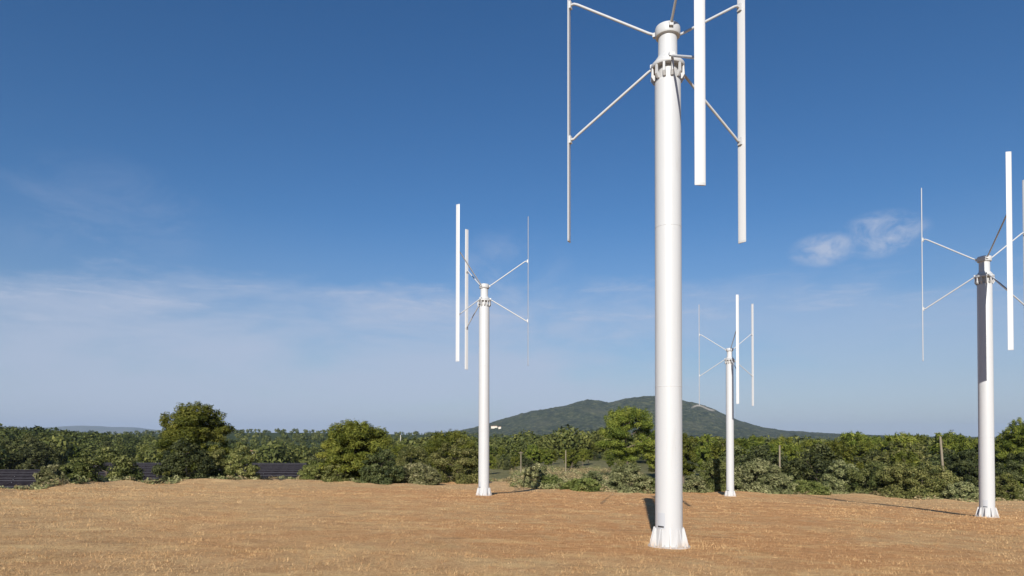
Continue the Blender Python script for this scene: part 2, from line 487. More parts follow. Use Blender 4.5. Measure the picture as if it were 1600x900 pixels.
mu = np.linspace(-0.5, 0.88, 620); my = np.concatenate([np.linspace(2400, 4300, 190), np.linspace(4330, 6200, 22)])
MY, MU = np.meshgrid(my, mu, indexing='ij')
MZ = mount(MU, MY)
nr, na = MY.shape
idx = np.arange(nr * na).reshape(nr, na)
F = np.stack([idx[:-1, :-1], idx[:-1, 1:], idx[1:, 1:], idx[1:, :-1]], -1).reshape(-1, 4)
px_ = MU * FPX + 800; py_ = HORIZON - (MZ - CAM_Z) / MY * FPX
scar = np.exp(-((py_ - (640 - 0.18 * (px_ - 1085)) + 6 * np.sin(px_ / 9)) / 1.2) ** 2) * sstep(px_, 1078, 1086) * (1 - sstep(px_, 1112, 1120))
scar = np.clip(scar * (MY < MY0) * 1.2, 0, 1)
MM = Mat('mountain_woodland')
pos = MM.geo_pos()
w1 = MM.noise(pos, 0.035, 8, 0.72); w2 = MM.noise(pos, 0.004, 5, 0.55)
mc = MM.ramp(w1, [(0.38, (0.013, 0.019, 0.010)), (0.52, (0.046, 0.056, 0.026)), (0.66, (0.130, 0.130, 0.062))])
mc = MM.mix(MM.math('MULTIPLY', MM.step(w2, 0.50, 0.68), 0.5), mc, (0.085, 0.085, 0.052))
mc = MM.mix(MM.attr('scar'), mc, (0.36, 0.32, 0.26))
MM.base(mc, 0.95, 0.05); MM.bump(w1, 1.0, 9.0)
mm = mesh_np('mountain', np.stack([MU * MY, MY, MZ], -1).reshape(-1, 3), F, [MM.m], True, {'scar': scar.ravel()})
tag(link('mountain', mm), kind='structure')

fx = np.linspace(-17000, -2000, 200); fy = np.linspace(13500, 17500, 40)
FY, FX = np.meshgrid(fy, fx, indexing='ij')
fu = FX / FY * FPX + 800
fp = np.interp(fu, [-300, 0, 60, 90, 120, 150, 180, 215, 240, 300, 420, 700], [674, 672, 670, 667, 665.5, 666.5, 668, 669, 672, 675, 677, 681])
FZ = -20 + ((HORIZON - fp) / FPX * 15500 + 22) * np.exp(-((FY - 15500) / 1000) ** 2) * (1 + 0.25 * fbm(FX / 900, FY / 900, 61, 4))
nr, na = FY.shape
idx = np.arange(nr * na).reshape(nr, na)
F = np.stack([idx[:-1, :-1], idx[:-1, 1:], idx[1:, 1:], idx[1:, :-1]], -1).reshape(-1, 4)
FH = Mat('far_hill_cover'); FH.base(FH.ramp(FH.noise(FH.geo_pos(), 0.003, 6, 0.6), [(0.35, (0.05, 0.06, 0.035)), (0.7, (0.12, 0.11, 0.07))]), 0.95, 0.1)
tag(link('far_hills', mesh_np('far_hills', np.stack([FX, FY, FZ], -1).reshape(-1, 3), F, [FH.m], True)), kind='structure')

# ------------------------------------------------------------------ dry grass of the mown field
rng = np.random.default_rng(7)


def blades(n, rmin, rmax, power, hmin, hmax, width, lean, around=None, uspan=0.86):
    if around is None:
        q = rng.random(n)
        r = (rmin ** power + q * (rmax ** power - rmin ** power)) ** (1 / power)
        a = np.arctan(rng.uniform(-uspan, uspan, n))
        X, Y = r * np.sin(a), r * np.cos(a)
    else:
        cx, cy, r0, r1 = around
        a = rng.uniform(0, 2 * np.pi, n); rad = r0 + (r1 - r0) * rng.random(n) ** 1.7
        X, Y = cx + rad * np.cos(a), cy + rad * np.sin(a); r = np.hypot(X, Y)
    u = X / Y
    er = np.interp(u, EDGE[:, 0], EDGE[:, 1]) * np.sqrt(1 + u * u)
    clump = fbm(X / 0.35, Y / 0.35, 71, 3) + 0.8 * fbm(X / 1.6, Y / 1.1, 73, 3)
    keep = (r < er + 1.0) & (clump + rng.uniform(-0.28, 0.28, n) > -0.10)
    soilk = np.zeros(n)
    for (tx, ty, _, _) in TURB: soilk += np.exp(-((X - tx) / 6) ** 2 - ((Y - ty - 1) / 5) ** 2)
    if around is None: keep &= rng.random(n) > 0.55 * np.clip(soilk, 0, 1)
    X, Y, r, clump = X[keep], Y[keep], r[keep], clump[keep]
    n = len(X)
    h = rng.uniform(hmin, hmax, n) * (0.7 + 0.9 * np.clip(clump + 0.3, 0, 1))
    w = width * np.maximum(1.0, r / 14) * rng.uniform(0.6, 1.4, n)
    b = rng.uniform(0, 2 * np.pi, n); th = np.radians(rng.uniform(lean[0], lean[1], n))
    Z = land(X, Y) - 0.008
    dx, dy, dz = np.cos(b) * np.sin(th), np.sin(b) * np.sin(th), np.cos(th)
    s = b + rng.uniform(0.9, 2.2, n)
    P0 = np.stack([X - np.cos(s) * w, Y - np.sin(s) * w, Z], -1)
    P1 = np.stack([X + np.cos(s) * w, Y + np.sin(s) * w, Z], -1)
    P2 = np.stack([X + dx * h, Y + dy * h, Z + dz * h], -1)
    so = np.clip(0.75 * np.exp(-((X - 6) / 13) ** 2 - ((Y - 24) / 17) ** 2), 0, 1)
    t = np.clip(0.56 - 0.22 * so + 1.3 * fbm(X / 2.2, Y / 1.4, 77, 3) + rng.normal(0, 0.19, n), 0, 1)
    return np.stack([P0, P1, P2], 1).reshape(-1, 3), np.repeat(t, 3)


def tufts(n, per, rmin, rmax, hmin, hmax, width, tint):
    q = rng.random(n); r = (rmin ** 0.6 + q * (rmax ** 0.6 - rmin ** 0.6)) ** (1 / 0.6)
    a = np.arctan(rng.uniform(-0.86, 0.86, n)); X, Y = r * np.sin(a), r * np.cos(a)
    u = X / Y; er = np.interp(u, EDGE[:, 0], EDGE[:, 1]) * np.sqrt(1 + u * u)
    ok = (r < er) & (fbm(X / 1.3, Y / 0.9, 79, 3) + rng.uniform(-0.2, 0.2, n) > 0.0)
    X, Y, r = X[ok], Y[ok], r[ok]; n = len(X)
    sc = rng.uniform(0.5, 1.3, n)
    t0 = rng.normal(tint, 0.15, n)
    X, Y, r, sc, t0 = (np.repeat(v, per) for v in (X, Y, r, sc, t0)); n = len(X)
    X = X + rng.normal(0, 0.05, n) * sc * 1.6; Y = Y + rng.normal(0, 0.03, n) * sc
    Z = land(X, Y) - 0.008
    h = rng.uniform(hmin, hmax, n) * sc; w = width * np.maximum(1, r / 14) * rng.uniform(0.6, 1.4, n)
    b = rng.uniform(0, 2 * np.pi, n); th = np.radians(rng.uniform(10, 65, n)); s = rng.uniform(0, 2 * np.pi, n)
    P0 = np.stack([X - np.cos(s) * w, Y - np.sin(s) * w, Z], -1); P1 = np.stack([X + np.cos(s) * w, Y + np.sin(s) * w, Z], -1)
    P2 = np.stack([X + np.cos(b) * np.sin(th) * h, Y + np.sin(b) * np.sin(th) * h, Z + np.cos(th) * h], -1)
    return np.stack([P0, P1, P2], 1).reshape(-1, 3), np.repeat(np.clip(t0 + rng.normal(0, 0.12, n), 0, 1), 3)


GR = Mat('dry_straw')
gc = GR.ramp(GR.attr('tint'), [(0.0, (0.24, 0.135, 0.062)), (0.35, (0.50, 0.315, 0.150)), (0.7, (0.60, 0.405, 0.205)), (1.0, (0.66, 0.475, 0.255))])
GR.base(gc, 0.8, 0.15)
sets = [blades(430000, 7.2, 36, 0.55, 0.025, 0.065, 0.0034, (40, 86)),
        blades(80000, 28, 66, 0.8, 0.03, 0.07, 0.005, (30, 80))]
sets.append(tufts(11000, 14, 7.4, 42, 0.03, 0.085, 0.0032, 0.22)); sets.append(tufts(1500, 12, 7.4, 42, 0.03, 0.07, 0.0032, 0.62))
for i, (tx, ty, _, _) in enumerate(TURB):
    sets.append(blades(2400 if i == 0 else 500, 0, 0, 1, 0.04, 0.12, 0.003, (10, 65), (tx, ty, 0.385, 1.6)))
V = np.concatenate([s[0] for s in sets]); T = np.concatenate([s[1] for s in sets])
tag(link('dry_grass', mesh_np('dry_grass', V, np.arange(len(V)).reshape(-1, 3), [GR.m], False, {'tint': T})),
    'short dry mown straw grass covering the hilltop field', 'grass', kind='stuff')

# ------------------------------------------------------------------ the wind turbines
RB, ZB, ZT = 2.2475, 6.634, 14.272
ZA1, ZA2 = ZB + 0.30 * (ZT - ZB), ZB + 0.70 * (ZT - ZB)


def airfoil(ch, th):
    up, lo = [], []
    for k in range(9):
        x = 0.5 * (1 - math.cos(math.pi * k / 8))
        y = 5 * th * (0.2969 * math.sqrt(x) - 0.126 * x - 0.3516 * x * x + 0.2843 * x ** 3 - 0.1015 * x ** 4)
        up.append((x, max(y, 0.012))); lo.append((x, -max(y, 0.012)))
    lo = lo[1:]
    pts = list(reversed(up)) + lo
    return [((0.42 - x) * ch, y * ch) for x, y in pts]


def ring_seg(r0, r1, z0, z1, a0, a1, n=8):
    rings = []
    for k in range(n + 1):
        a = a0 + (a1 - a0) * k / n; c, s = math.cos(a), math.sin(a)
        rings.append([(r0 * c, r0 * s, z0), (r1 * c, r1 * s, z0), (r1 * c, r1 * s, z1), (r0 * c, r0 * s, z1)])
    return MB().quadgrid(rings)


TM = {}
TM['mast'] = MB().lathe([(0.276, -0.05), (0.276, 0.6), (0.272, 4.0), (0.266, 9.62), (0.258, 9.66)], 64).mesh('mast', MAST, True)
def seam(z, r):
    return MB().lathe([(r - 0.004, z - 0.012), (r + 0.0035, z - 0.006), (r + 0.0035, z + 0.006), (r - 0.004, z + 0.012)], 64, False).mesh('weld_seam', MAST, True)


TM['weld_low'], TM['weld_high'] = seam(3.3, 0.273), seam(6.6, 0.2695)
TM['base_plate'] = MB().lathe([(0.43, -0.10), (0.43, 0.025), (0.42, 0.035), (0.27, 0.035)], 56).mesh('base_plate', BASEPAINT, True)
g = MB(); gw = 0.011
g.quadgrid([[(0.262, -gw, 0.03), (0.395, -gw, 0.03), (0.395, -gw, 0.09), (0.315, -gw, 0.40), (0.262, -gw, 0.40)],
            [(0.262, gw, 0.03), (0.395, gw, 0.03), (0.395, gw, 0.09), (0.315, gw, 0.40), (0.262, gw, 0.40)]])
TM['gusset'] = g.mesh('gusset', BASEPAINT)
nb = MB().lathe([(0.022, 0.03), (0.022, 0.06), (0.012, 0.062), (0.012, 0.09)], 6); nb.v = [(x + 0.375, y, z) for x, y, z in nb.v]
TM['anchor_bolt'] = nb.mesh('anchor_bolt', RING)
TM['hatch'] = ring_seg(0.2735, 0.2810, 0.40, 0.72, R(205), R(240), 8).mesh('hatch', HATCH, True)
TM['name_plate'] = ring_seg(0.2825, 0.2865, 0.425, 0.455, R(207), R(236), 6).mesh('name_plate', DARK)
TM['collar'] = MB().lathe([(0.262, 9.93), (0.335, 9.93), (0.345, 9.945), (0.345, 9.995), (0.335, 10.01), (0.20, 10.01)], 56).mesh('collar', STEEL, True)
c = MB()
c.quadgrid([[(0.255, -0.022, 9.66), (0.300, -0.022, 9.66), (0.352, -0.022, 9.74), (0.340, -0.022, 9.927), (0.312, -0.022, 9.927), (0.305, -0.022, 9.78), (0.255, -0.022, 9.76)],
            [(0.255, 0.022, 9.66), (0.300, 0.022, 9.66), (0.352, 0.022, 9.74), (0.340, 0.022, 9.927), (0.312, 0.022, 9.927), (0.305, 0.022, 9.78), (0.255, 0.022, 9.76)]])
TM['lug'] = c.mesh('lug', STEEL)
TM['bearing'] = MB().lathe([(0.225, 9.655), (0.225, 9.931)], 40).mesh('bearing', RING, True)
TM['hub'] = MB().lathe([(0.285, 10.03), (0.285, 10.065), (0.245, 10.12), (0.196, 10.19), (0.193, 10.60)], 56).mesh('hub', MAST, True)
TM['hub_cap'] = MB().lathe([(0.195, 10.585), (0.245, 10.60), (0.258, 10.63), (0.258, 10.77), (0.245, 10.80), (0.15, 10.83), (0.02, 10.84)], 56).mesh('hub_cap', MAST, True)
TM['upper_arm'] = MB().tube([(0.22, 0, 10.70), (0.4, 0, 10.80), (RB - 0.22, 0, ZA2 - 0.05), (RB - 0.13, 0, ZA2), (RB - 0.01, 0, ZA2)], 0.027, 14).mesh('upper_arm', STEEL, True, 50)
TM['lower_arm'] = MB().tube([(0.27, 0, 10.04), (0.42, 0, 9.97), (RB - 0.20, 0, ZA1 + 0.06), (RB - 0.12, 0, ZA1), (RB - 0.01, 0, ZA1)], 0.027, 14).mesh('lower_arm', STEEL, True, 50)
TM['upper_bracket'] = MB().box((0.275, 0, 10.715), (0.07, 0.085, 0.085)).mesh('bracket', STEEL)
TM['lower_bracket'] = MB().box((0.305, 0, 10.055), (0.11, 0.11, 0.075)).mesh('bracket', STEEL)
PIT = R(6)


def offs(x, y): return RB + y * math.cos(PIT) - x * math.sin(PIT), y * math.sin(PIT) + x * math.cos(PIT)


af = airfoil(0.200, 0.19)
rings = [[(*offs(x, y), z) for x, y in af] for z in (ZB + 0.012, (ZB + ZT) / 2, ZT - 0.012)]
TM['blade'] = MB().quadgrid(rings).mesh('blade', BLADE, True, 40)
ec = airfoil(0.204, 0.20)
TM['end_cap_low'] = MB().quadgrid([[(*offs(x * .97, y * .9), ZB) for x, y in ec], [(*offs(x, y), ZB + 0.014) for x, y in ec], [(*offs(x, y), ZB + 0.05) for x, y in ec]]).mesh('end_cap', STEEL, True)
TM['end_cap_high'] = MB().quadgrid([[(*offs(x, y), ZT - 0.05) for x, y in ec], [(*offs(x, y), ZT - 0.014) for x, y in ec], [(*offs(x * .97, y * .9), ZT) for x, y in ec]]).mesh('end_cap', STEEL, True)
TM['clamp'] = MB().box((RB - 0.035, 0, 0), (0.05, 0.10, 0.16)).mesh('clamp', STEEL)


def turbine(X, Y, Z, rot, label):
    t = tag(link('wind_turbine', None, None, (X, Y, Z)), label, 'wind turbine', 'white vertical axis wind turbines on the field')
    mast = link('mast', TM['mast'], t)
    link('weld_seam', TM['weld_low'], mast); link('weld_seam', TM['weld_high'], mast); link('hatch', TM['hatch'], mast); link('name_plate', TM['name_plate'], mast)
    bp = link('base_plate', TM['base_plate'], t)
    for k in range(10):
        a = R(36 * k + 9)
        link('gusset', TM['gusset'], bp, rotz=a); link('anchor_bolt', TM['anchor_bolt'], bp, rotz=a + R(18))
    link('bearing', TM['bearing'], t)
    co = link('collar', TM['collar'], t)
    for k in range(12): link('lug', TM['lug'], co, rotz=R(30 * k + 4))
    r0 = R(rot) + R(30)
    link('hub', TM['hub'], t, rotz=r0); link('hub_cap', TM['hub_cap'], t, rotz=r0)
    for k in range(3):
        a = r0 + R(120 * k)
        ua = link('upper_arm', TM['upper_arm'], t, rotz=a); link('bracket', TM['upper_bracket'], ua)
        la = link('lower_arm', TM['lower_arm'], t, rotz=a); link('bracket', TM['lower_bracket'], la)
        b = link('blade', TM['blade'], t, rotz=a)
        link('end_cap', TM['end_cap_low'], b); link('end_cap', TM['end_cap_high'], b)
        for z in (ZA1, ZA2): link('clamp', TM['clamp'], b, (0, 0, z))
    return t


TL = ['nearest and tallest white wind turbine, its rotor cut off by the top of the picture',
      'white wind turbine standing left of the nearest one, two of its blades close together',
      'white wind turbine at the right edge of the picture, its rotor partly cut off',
      'smallest and farthest white wind turbine, just right of the nearest mast, before the shrubs']
for (X, Y, Z, rot), lb in zip(TURB, TL):
    # the left turbine's blade angles are 0, 120, 240; the others 30, 150, 270
    turbine(X, Y, Z, rot - 30 if X < 0 else rot, lb)


# ------------------------------------------------------------------ trees and shrubs
def leaf_cards(C, RAD, per, leaf, rg, up=0.25, jitter=0.75, long=1.7, shell=0.55, tint0=None, zlo=None, tri=False):
    """diamond leaves spread through clumps (centres C, radii RAD)"""
    n = len(C); tot = int(per.sum()); ci = np.repeat(np.arange(n), per)
    d = rg.normal(size=(tot, 3)); d /= np.linalg.norm(d, axis=1)[:, None]
    rf = shell + (1.05 - shell) * rg.random(tot) ** 0.6
    P = C[ci] + d * RAD[ci] * rf[:, None]
    N = d + jitter * rg.normal(size=(tot, 3)) * 0.6; N[:, 2] += up
    N /= np.linalg.norm(N, axis=1)[:, None]
    Tn = np.cross(N, rg.normal(size=(tot, 3))); Tn /= np.linalg.norm(Tn, axis=1)[:, None] + 1e-9
    B = np.cross(N, Tn)
    s = leaf * rg.uniform(0.55, 1.35, tot)[:, None]
    V = np.stack([P - Tn * s * long * 0.5, P + B * s * 0.5, P + Tn * s * long * 0.5, P - B * s * 0.5], 1)
    if tri: V = np.stack([P - Tn * s * long * 0.55 - B * s * 0.5, P - Tn * s * long * 0.45 + B * s * 0.55, P + Tn * s * long * 0.6], 1)
    t = tint0[ci] + rg.normal(0, 0.20, tot)
    if zlo is not None:
        ok = P[:, 2] > zlo; V = V[ok]; t = t[ok]
    return V.reshape(-1, 3), np.repeat(np.clip(t, 0, 1), 3 if tri else 4)


def quads(V, k=4): return np.arange(len(V)).reshape(-1, k)


def crown_pine(h, w, n, leaf, rg, bare=0.30, k=110, loose=0.0):
    C, RD = [], []
    zc, az_ = h * (bare + 1) / 2, h * (1 - bare) / 2
    for i in range(k):
        d = rg.normal(size=3); d /= np.linalg.norm(d)
        rf = 0.25 + 0.62 * rg.random() ** 0.5 + loose * rg.normal(0, 0.10)
        cr = w * rg.uniform(0.055, 0.125) * (1 - 0.2 * loose)
        z = zc + az_ * (abs(d[2]) ** 0.8 * np.sign(d[2])) * rf
        wid = 1.0 - 0.18 * max(0, (z - zc) / az_) - 0.25 * max(0, (zc - z) / az_)
        C.append((d[0] * rf * w * 0.5 * wid, d[1] * rf * w * 0.5 * wid, z)); RD.append((cr, cr, cr * rg.uniform(0.6, 0.95 - 0.3 * loose)))
    # upright sprays breaking the outline
    for i in range(k // 3):
        a = rg.uniform(0, 6.28); q = rg.random() ** 0.6 * 0.36 * w; cr = w * rg.uniform(0.03, 0.055)
        C.append((q * math.cos(a), q * math.sin(a), zc + az_ * math.sqrt(max(0.02, 1 - (q / (0.5 * w)) ** 2)) * rg.uniform(0.86, 1.0))); RD.append((cr, cr, cr * 2.0))
    C = np.array(C); RD = np.array(RD)
    vol = RD[:, 0] ** 2; per = np.maximum(8, (n * vol / vol.sum())).astype(int)
    t0 = 0.50 + rg.normal(0, 0.17, len(C))
    return (*leaf_cards(C, RD, per, leaf, rg, 0.45, 0.9, 4.2, 0.30, t0, tri=True), C)


def crown_bush(h, w, n, leaf, rg, low=-0.05, lumps=85, spiky=0.0):
    C, RD = [], []
    lob = [(rg.uniform(0, 6.28), rg.uniform(0.75, 1.0)) for _ in range(5)]
    for i in range(lumps):
        d = rg.normal(size=3); d[2] = abs(d[2]) * 0.9 - 0.15; d /= np.linalg.norm(d)
        a = math.atan2(d[1], d[0])
        lb = 0.80 + 0.20 * max(math.cos(a - q) * m for q, m in lob)
        rf = 0.50 + 0.45 * rg.random() ** 0.6
        cr = rg.uniform(0.07, 0.17) * w * 0.62
        z = h * (0.36 + 0.64 * d[2] * rf) if d[2] > 0 else h * (0.36 + 0.5 * d[2] * rf)
        z = min(z, h - cr * 0.45)
        C.append((d[0] * rf * w * 0.5 * lb, d[1] * rf * w * 0.5 * lb, z)); RD.append((cr, cr, cr * rg.uniform(0.6, 0.95) * min(1.0, 1.5 * h / w)))
    # skirt down to the ground
    for i in range(lumps // 3):
        a = rg.uniform(0, 6.28); q = rg.uniform(0.25, 0.46) * w; cr = rg.uniform(0.09, 0.15) * w
        C.append((q * math.cos(a), q * math.sin(a), rg.uniform(0.02, 0.24) * h)); RD.append((cr, cr, cr * 0.8))
    C = np.array(C); RD = np.array(RD)
    vol = RD[:, 0] ** 2; per = np.maximum(8, (n * vol / vol.sum())).astype(int)
    t0 = 0.50 + rg.normal(0, 0.17, len(C))
    return (*leaf_cards(C, RD, per, leaf, rg, 0.25 + spiky, 0.85, 1.6 + spiky, 0.5, t0, low, tri=True), C)


def trunk_mesh(h, r, C, rg, limbs=6, top=0.85):
    m = MB()
    b = rg.normal(0, 0.04, 4) * h
    path = [(0, 0, -0.5), (b[0] * 0.3, b[1] * 0.3, h * 0.25), (b[0], b[1], h * 0.55), (b[2] * 0.5, b[3] * 0.5, h * top)]
    m.tube(path, [r * 1.15, r * 0.9, r * 0.6, r * 0.15], 8)
    for c_ in C[rg.permutation(len(C))[:limbs]]:
        f = min(0.75, max(0.15, c_[2] / h - 0.18))
        i = 0 if f < 0.25 else (1 if f < 0.55 else 2)
        zz = [-0.5 / h, 0.25, 0.55, top][i:i + 2]; q = (f - zz[0]) / (zz[1] - zz[0])
        p0 = Vector(path[i]).lerp(Vector(path[i + 1]), q)
        mid = p0.lerp(Vector(c_), 0.5) + Vector((0, 0, -0.03 * h))
        m.tube([p0, mid, Vector(c_)], [r * 0.45, r * 0.3, r * 0.08], 6)
    return m.mesh('trunk', BARK, True)


def plant_meshes(kind, h, w, n, leaf, seed, bare=0.3, k=110, loose=0.0):
    rg = np.random.default_rng(seed)
    if kind == 'pine':
        V, t, C = crown_pine(h, w, n, leaf, rg, bare, k, loose)
        tr = trunk_mesh(h, max(0.03, 0.017 * h), C, rg, 8, 0.8)
    else:
        V, t, C = crown_bush(h, w, n, leaf, rg, spiky=0.35 if kind in ('olive', 'green', 'dry') else 0.0)
        tr = trunk_mesh(h, max(0.015, 0.012 * h), C, rg, 9, 0.42)
    # fit the crown to the plant's real height and spread
    V[:, 2] *= h / np.percentile(V[:, 2], 99.7)
    ext = np.percentile(np.abs(V[:, 0]), 99.6 if kind == 'pine' else 98.5)
    V[:, :2] *= (w * 0.5) / ext
    cm = mesh_np('crown', V, quads(V, 3), [LEAF[kind]], False, {'tint': t})
    return cm, tr


NAMES = {'pine': ('pine_tree', 'trunk', 'crown', 'tree'), 'oak': ('oak_tree', 'trunk', 'crown', 'tree'), 'darkoak': ('oak_tree', 'trunk', 'crown', 'tree'),
         'olive': ('shrub', 'stem', 'foliage', 'shrub'), 'green': ('shrub', 'stem', 'foliage', 'shrub'), 'dry': ('shrub', 'stem', 'foliage', 'shrub')}


def place_plant(kind, cm, tr, X, Y, Z, label, group=None, rz=0.0, sc=1.0):
    nm, tn, cn, cat = NAMES[kind]
    t = tag(link(nm, None, None, (X, Y, Z), rz), label, cat, group)
    t.scale = (sc, sc, sc)
    link(tn, tr, t); link(cn, cm, t)
    return t


# kind, centre column, width, top row (photo pixels), depth, label
HERO = [
    ('olive', 80, 48, 728, 33, 'small low olive shrub at the far left, beside the dark solar panels'),
    ('green', 119, 56, 723, 35.5, 'low pale green shrub between the small shrub and the broad shrub at far left'),
    ('oak', 164, 104, 702, 41, 'broad rounded olive-green shrub oak left of the big bushy pine'),
    ('pine', 306, 100, 633, 53, 'big bushy bright green pine on the left, topmost against the sky'),
    ('darkoak', 293, 84, 690, 47, 'dark green oak in front of the big pine on the left'),
    ('oak', 338, 62, 704, 50, 'dark olive bush at the right foot of the big left pine'),
    ('oak', 374, 58, 694, 49, 'loose brownish-green shrub just right of the big left pine'),
    ('green', 497, 52, 721, 60, 'fresh green bush at the right end of the solar panels'),
    ('pine', 556, 104, 660, 53, 'wide bright green pine left of the left turbine, at the field edge'),
    ('darkoak', 598, 64, 702, 50.5, 'very dark oak bush at the right foot of the wide bright green pine'),
    ('oak', 528, 44, 715, 52, 'dark green bush at the left foot of the wide bright green pine'),
    ('oak', 645, 70, 698, 68, 'mid green oak behind the pale low shrub, left of the large domed oak'),
    ('olive', 652, 64, 724, 53, 'pale grey-green low shrub left of the large domed oak'),
    ('oak', 715, 82, 687, 62, 'large domed olive oak directly left of the left turbine mast'),
    ('pine', 703, 90, 675, 82, 'yellow-green pine peeping over the large domed oak'),
    ('olive', 838, 46, 724, 55, 'rounded grey-green shrub right of the left turbine at the field corner'),
    ('green', 861, 36, 742, 53, 'small green shrub at the field corner, left of the green weeds'),
    ('green', 908, 62, 747, 49.5, 'bright green weeds growing along the field edge left of the near mast'),
    ('olive', 926, 38, 735, 60, 'small greyish bush between the green weeds and the grey-green bush'),
    ('olive', 981, 68, 725, 51, 'grey-green bush directly left of the near turbine mast'),
    ('pine', 982, 94, 637, 88, 'tall clumped pine with pale trunks standing alone left of the near mast'),
    ('green', 1016, 26, 745, 51, 'small dark green bush touching the left side of the near mast'),
    ('olive', 1082, 40, 741, 53, 'low greyish bush directly right of the near mast'),
    ('oak', 1114, 58, 717, 57, 'dark bush left of the farthest turbine mast'),
    ('olive', 1180, 92, 718, 59.5, 'broad grey-olive bush right of the farthest turbine mast'),
    ('olive', 1224, 44, 741, 60, 'low bush at the right flank of the broad grey-olive bush'),
    ('green', 1262, 64, 750, 60, 'low pale green scrub between the two big bush groups on the right'),
    ('olive', 1318, 62, 719, 65, 'tall pale olive bush, first of the bushes left of the leaning post'),
    ('oak', 1362, 74, 722, 63, 'dense olive oak bush between two other bushes left of the leaning post'),
    ('oak', 1436, 104, 722, 58.5, 'widest dense dark olive bush in front of the leaning post'),
    ('darkoak', 1512, 62, 702, 68, 'very dark oak left of the right-hand turbine mast'),
    ('olive', 1504, 50, 752, 54.5, 'low dry scrub bush at the left foot of the right-hand mast'),
    ('green', 1569, 42, 738, 54, 'bright yellow-green bush right of the right-hand mast'),
    ('pine', 1598, 62, 655, 74, 'tall dark pine cut by the right edge of the picture'),
    ('darkoak', 1588, 70, 708, 64, 'dark oak bush below the tall pine at the right edge'),
    ('olive', 1606, 46, 760, 55, 'low pale scrub at the right edge by the field'),
]
for i, (kind, px, wpx, top, d, lab) in enumerate(HERO):
    p = at(px, top, d); zb = land1(p.x, d)
    h = p.z - zb; w = wpx / FPX * d
    if kind == 'pine': n, lf, bare = 40000, 0.004 * w + 0.036, 0.10
    else: n, lf, bare = int(7500 + 750 * w * h), 0.008 * w + 0.05, 0
    k, loose = (120, 0.2)
    if px == 982: bare, k, loose = 0.24, 95, 0.7
    cm, tr = plant_meshes(kind, h + 0.05, w, n, lf, 100 + i, bare, k, loose)
    place_plant(kind, cm, tr, p.x, d, zb - 0.05, lab, rz=0)

# the wood behind: copies of a few trees, each its own thing
PROTO = {'pine': [], 'oak': [], 'darkoak': []}
for k in range(6): PROTO['pine'].append(plant_meshes('pine', 7.0, [4.6, 5.2, 4.0, 5.8, 4.4, 5.0][k], 9000, 0.095, 300 + k, [0.15, 0.22, 0.12, 0.26, 0.15, 0.2][k], 80, [0.2, 0.7, 0.3, 1.0, 0.5, 0.1][k]))
for k in range(3): PROTO['oak'].append(plant_meshes('oak', 4.2, 4.8, 7000, 0.12, 320 + k))
for k in range(2): PROTO['darkoak'].append(plant_meshes('darkoak', 4.2, 4.6, 7000, 0.12, 330 + k))
PH = {'pine': 7.0, 'oak': 4.2, 'darkoak': 4.2}
MARKS = [(-0.78, 'at the left edge of the picture'), (-0.60, 'above the broad shrub oak'), (-0.44, 'behind the big bushy left pine'), (-0.32, 'above the solar panels'),
         (-0.20, 'behind the wide bright green pine'), (-0.125, 'behind the pale low shrub'), (-0.05, 'behind the large domed oak'), (0.03, 'close to the left turbine mast'),
         (0.10, 'between the two thin posts'), (0.17, 'around the tall clumped pine'), (0.25, 'behind the near turbine mast'), (0.32, 'left of the farthest turbine mast'), (0.385, 'right of the farthest turbine mast'),
         (0.44, 'beside the straight pale post'), (0.53, 'behind the tall pale olive bush'), (0.62, 'behind the widest dense bush'), (0.68, 'close to the leaning post'), (0.76, 'beside the right-hand turbine mast'), (9, 'at the right edge of the picture')]
KL = {'pine': 'yellow-green pine', 'oak': 'olive oak', 'darkoak': 'dark oak'}


def wood_label(kind, u, d):
    row = 'front' if d < 115 else ('middle' if d < 165 else 'back')
    where = next(t for m, t in MARKS if u < m)
    return f"{KL[kind]} in the {row} of the wood, {where}", f"{KL[kind]}s in the {row} rows {where}"


pr = random.Random(5)
placed = []


def scatter(zone, n, u0, u1, d0, d1, top_rows, kinds):
    k = 0; tries = 0
    while k < n and tries < n * 30:
        tries += 1
        u = pr.uniform(u0, u1); d = d0 * (d1 / d0) ** pr.random()
        X = u * d
        if any((X - a) ** 2 + (d - b) ** 2 < (0.022 * d + 1.2) ** 2 for a, b in placed): continue
        kind = pr.choice(kinds); zb = land1(X, d)
        top = pr.uniform(*top_rows(u, d, kind))
        h = CAM_Z - (top - HORIZON) / FPX * d - zb
        h = min(max(h, 2.2), 9.5)
        placed.append((X, d)); k += 1
        cm, tr = pr.choice(PROTO[kind]); lb, gp = wood_label(kind, u, d)
        place_plant(kind, cm, tr, X, d, zb - 0.05, lb, gp, pr.uniform(0, 6.28), h / PH[kind])


def rows_right(u, d, kind):
    b = np.interp(u, [0.2, 0.3, 0.45, 0.6, 0.8], [678, 686, 682, 680, 676])
    if kind != 'pine': return (b + 10, b + 36)
    return (b - 11, b + 20) if d > 95 else (b - 4, b + 26)


def rows_centre(u, d, kind):
    b = 692 if d > 160 else 700
    return (b, b + 14) if kind == 'pine' else (b + 8, b + 22)


def rows_left(u, d, kind):
    return (690, 712) if kind == 'pine' else (698, 716)


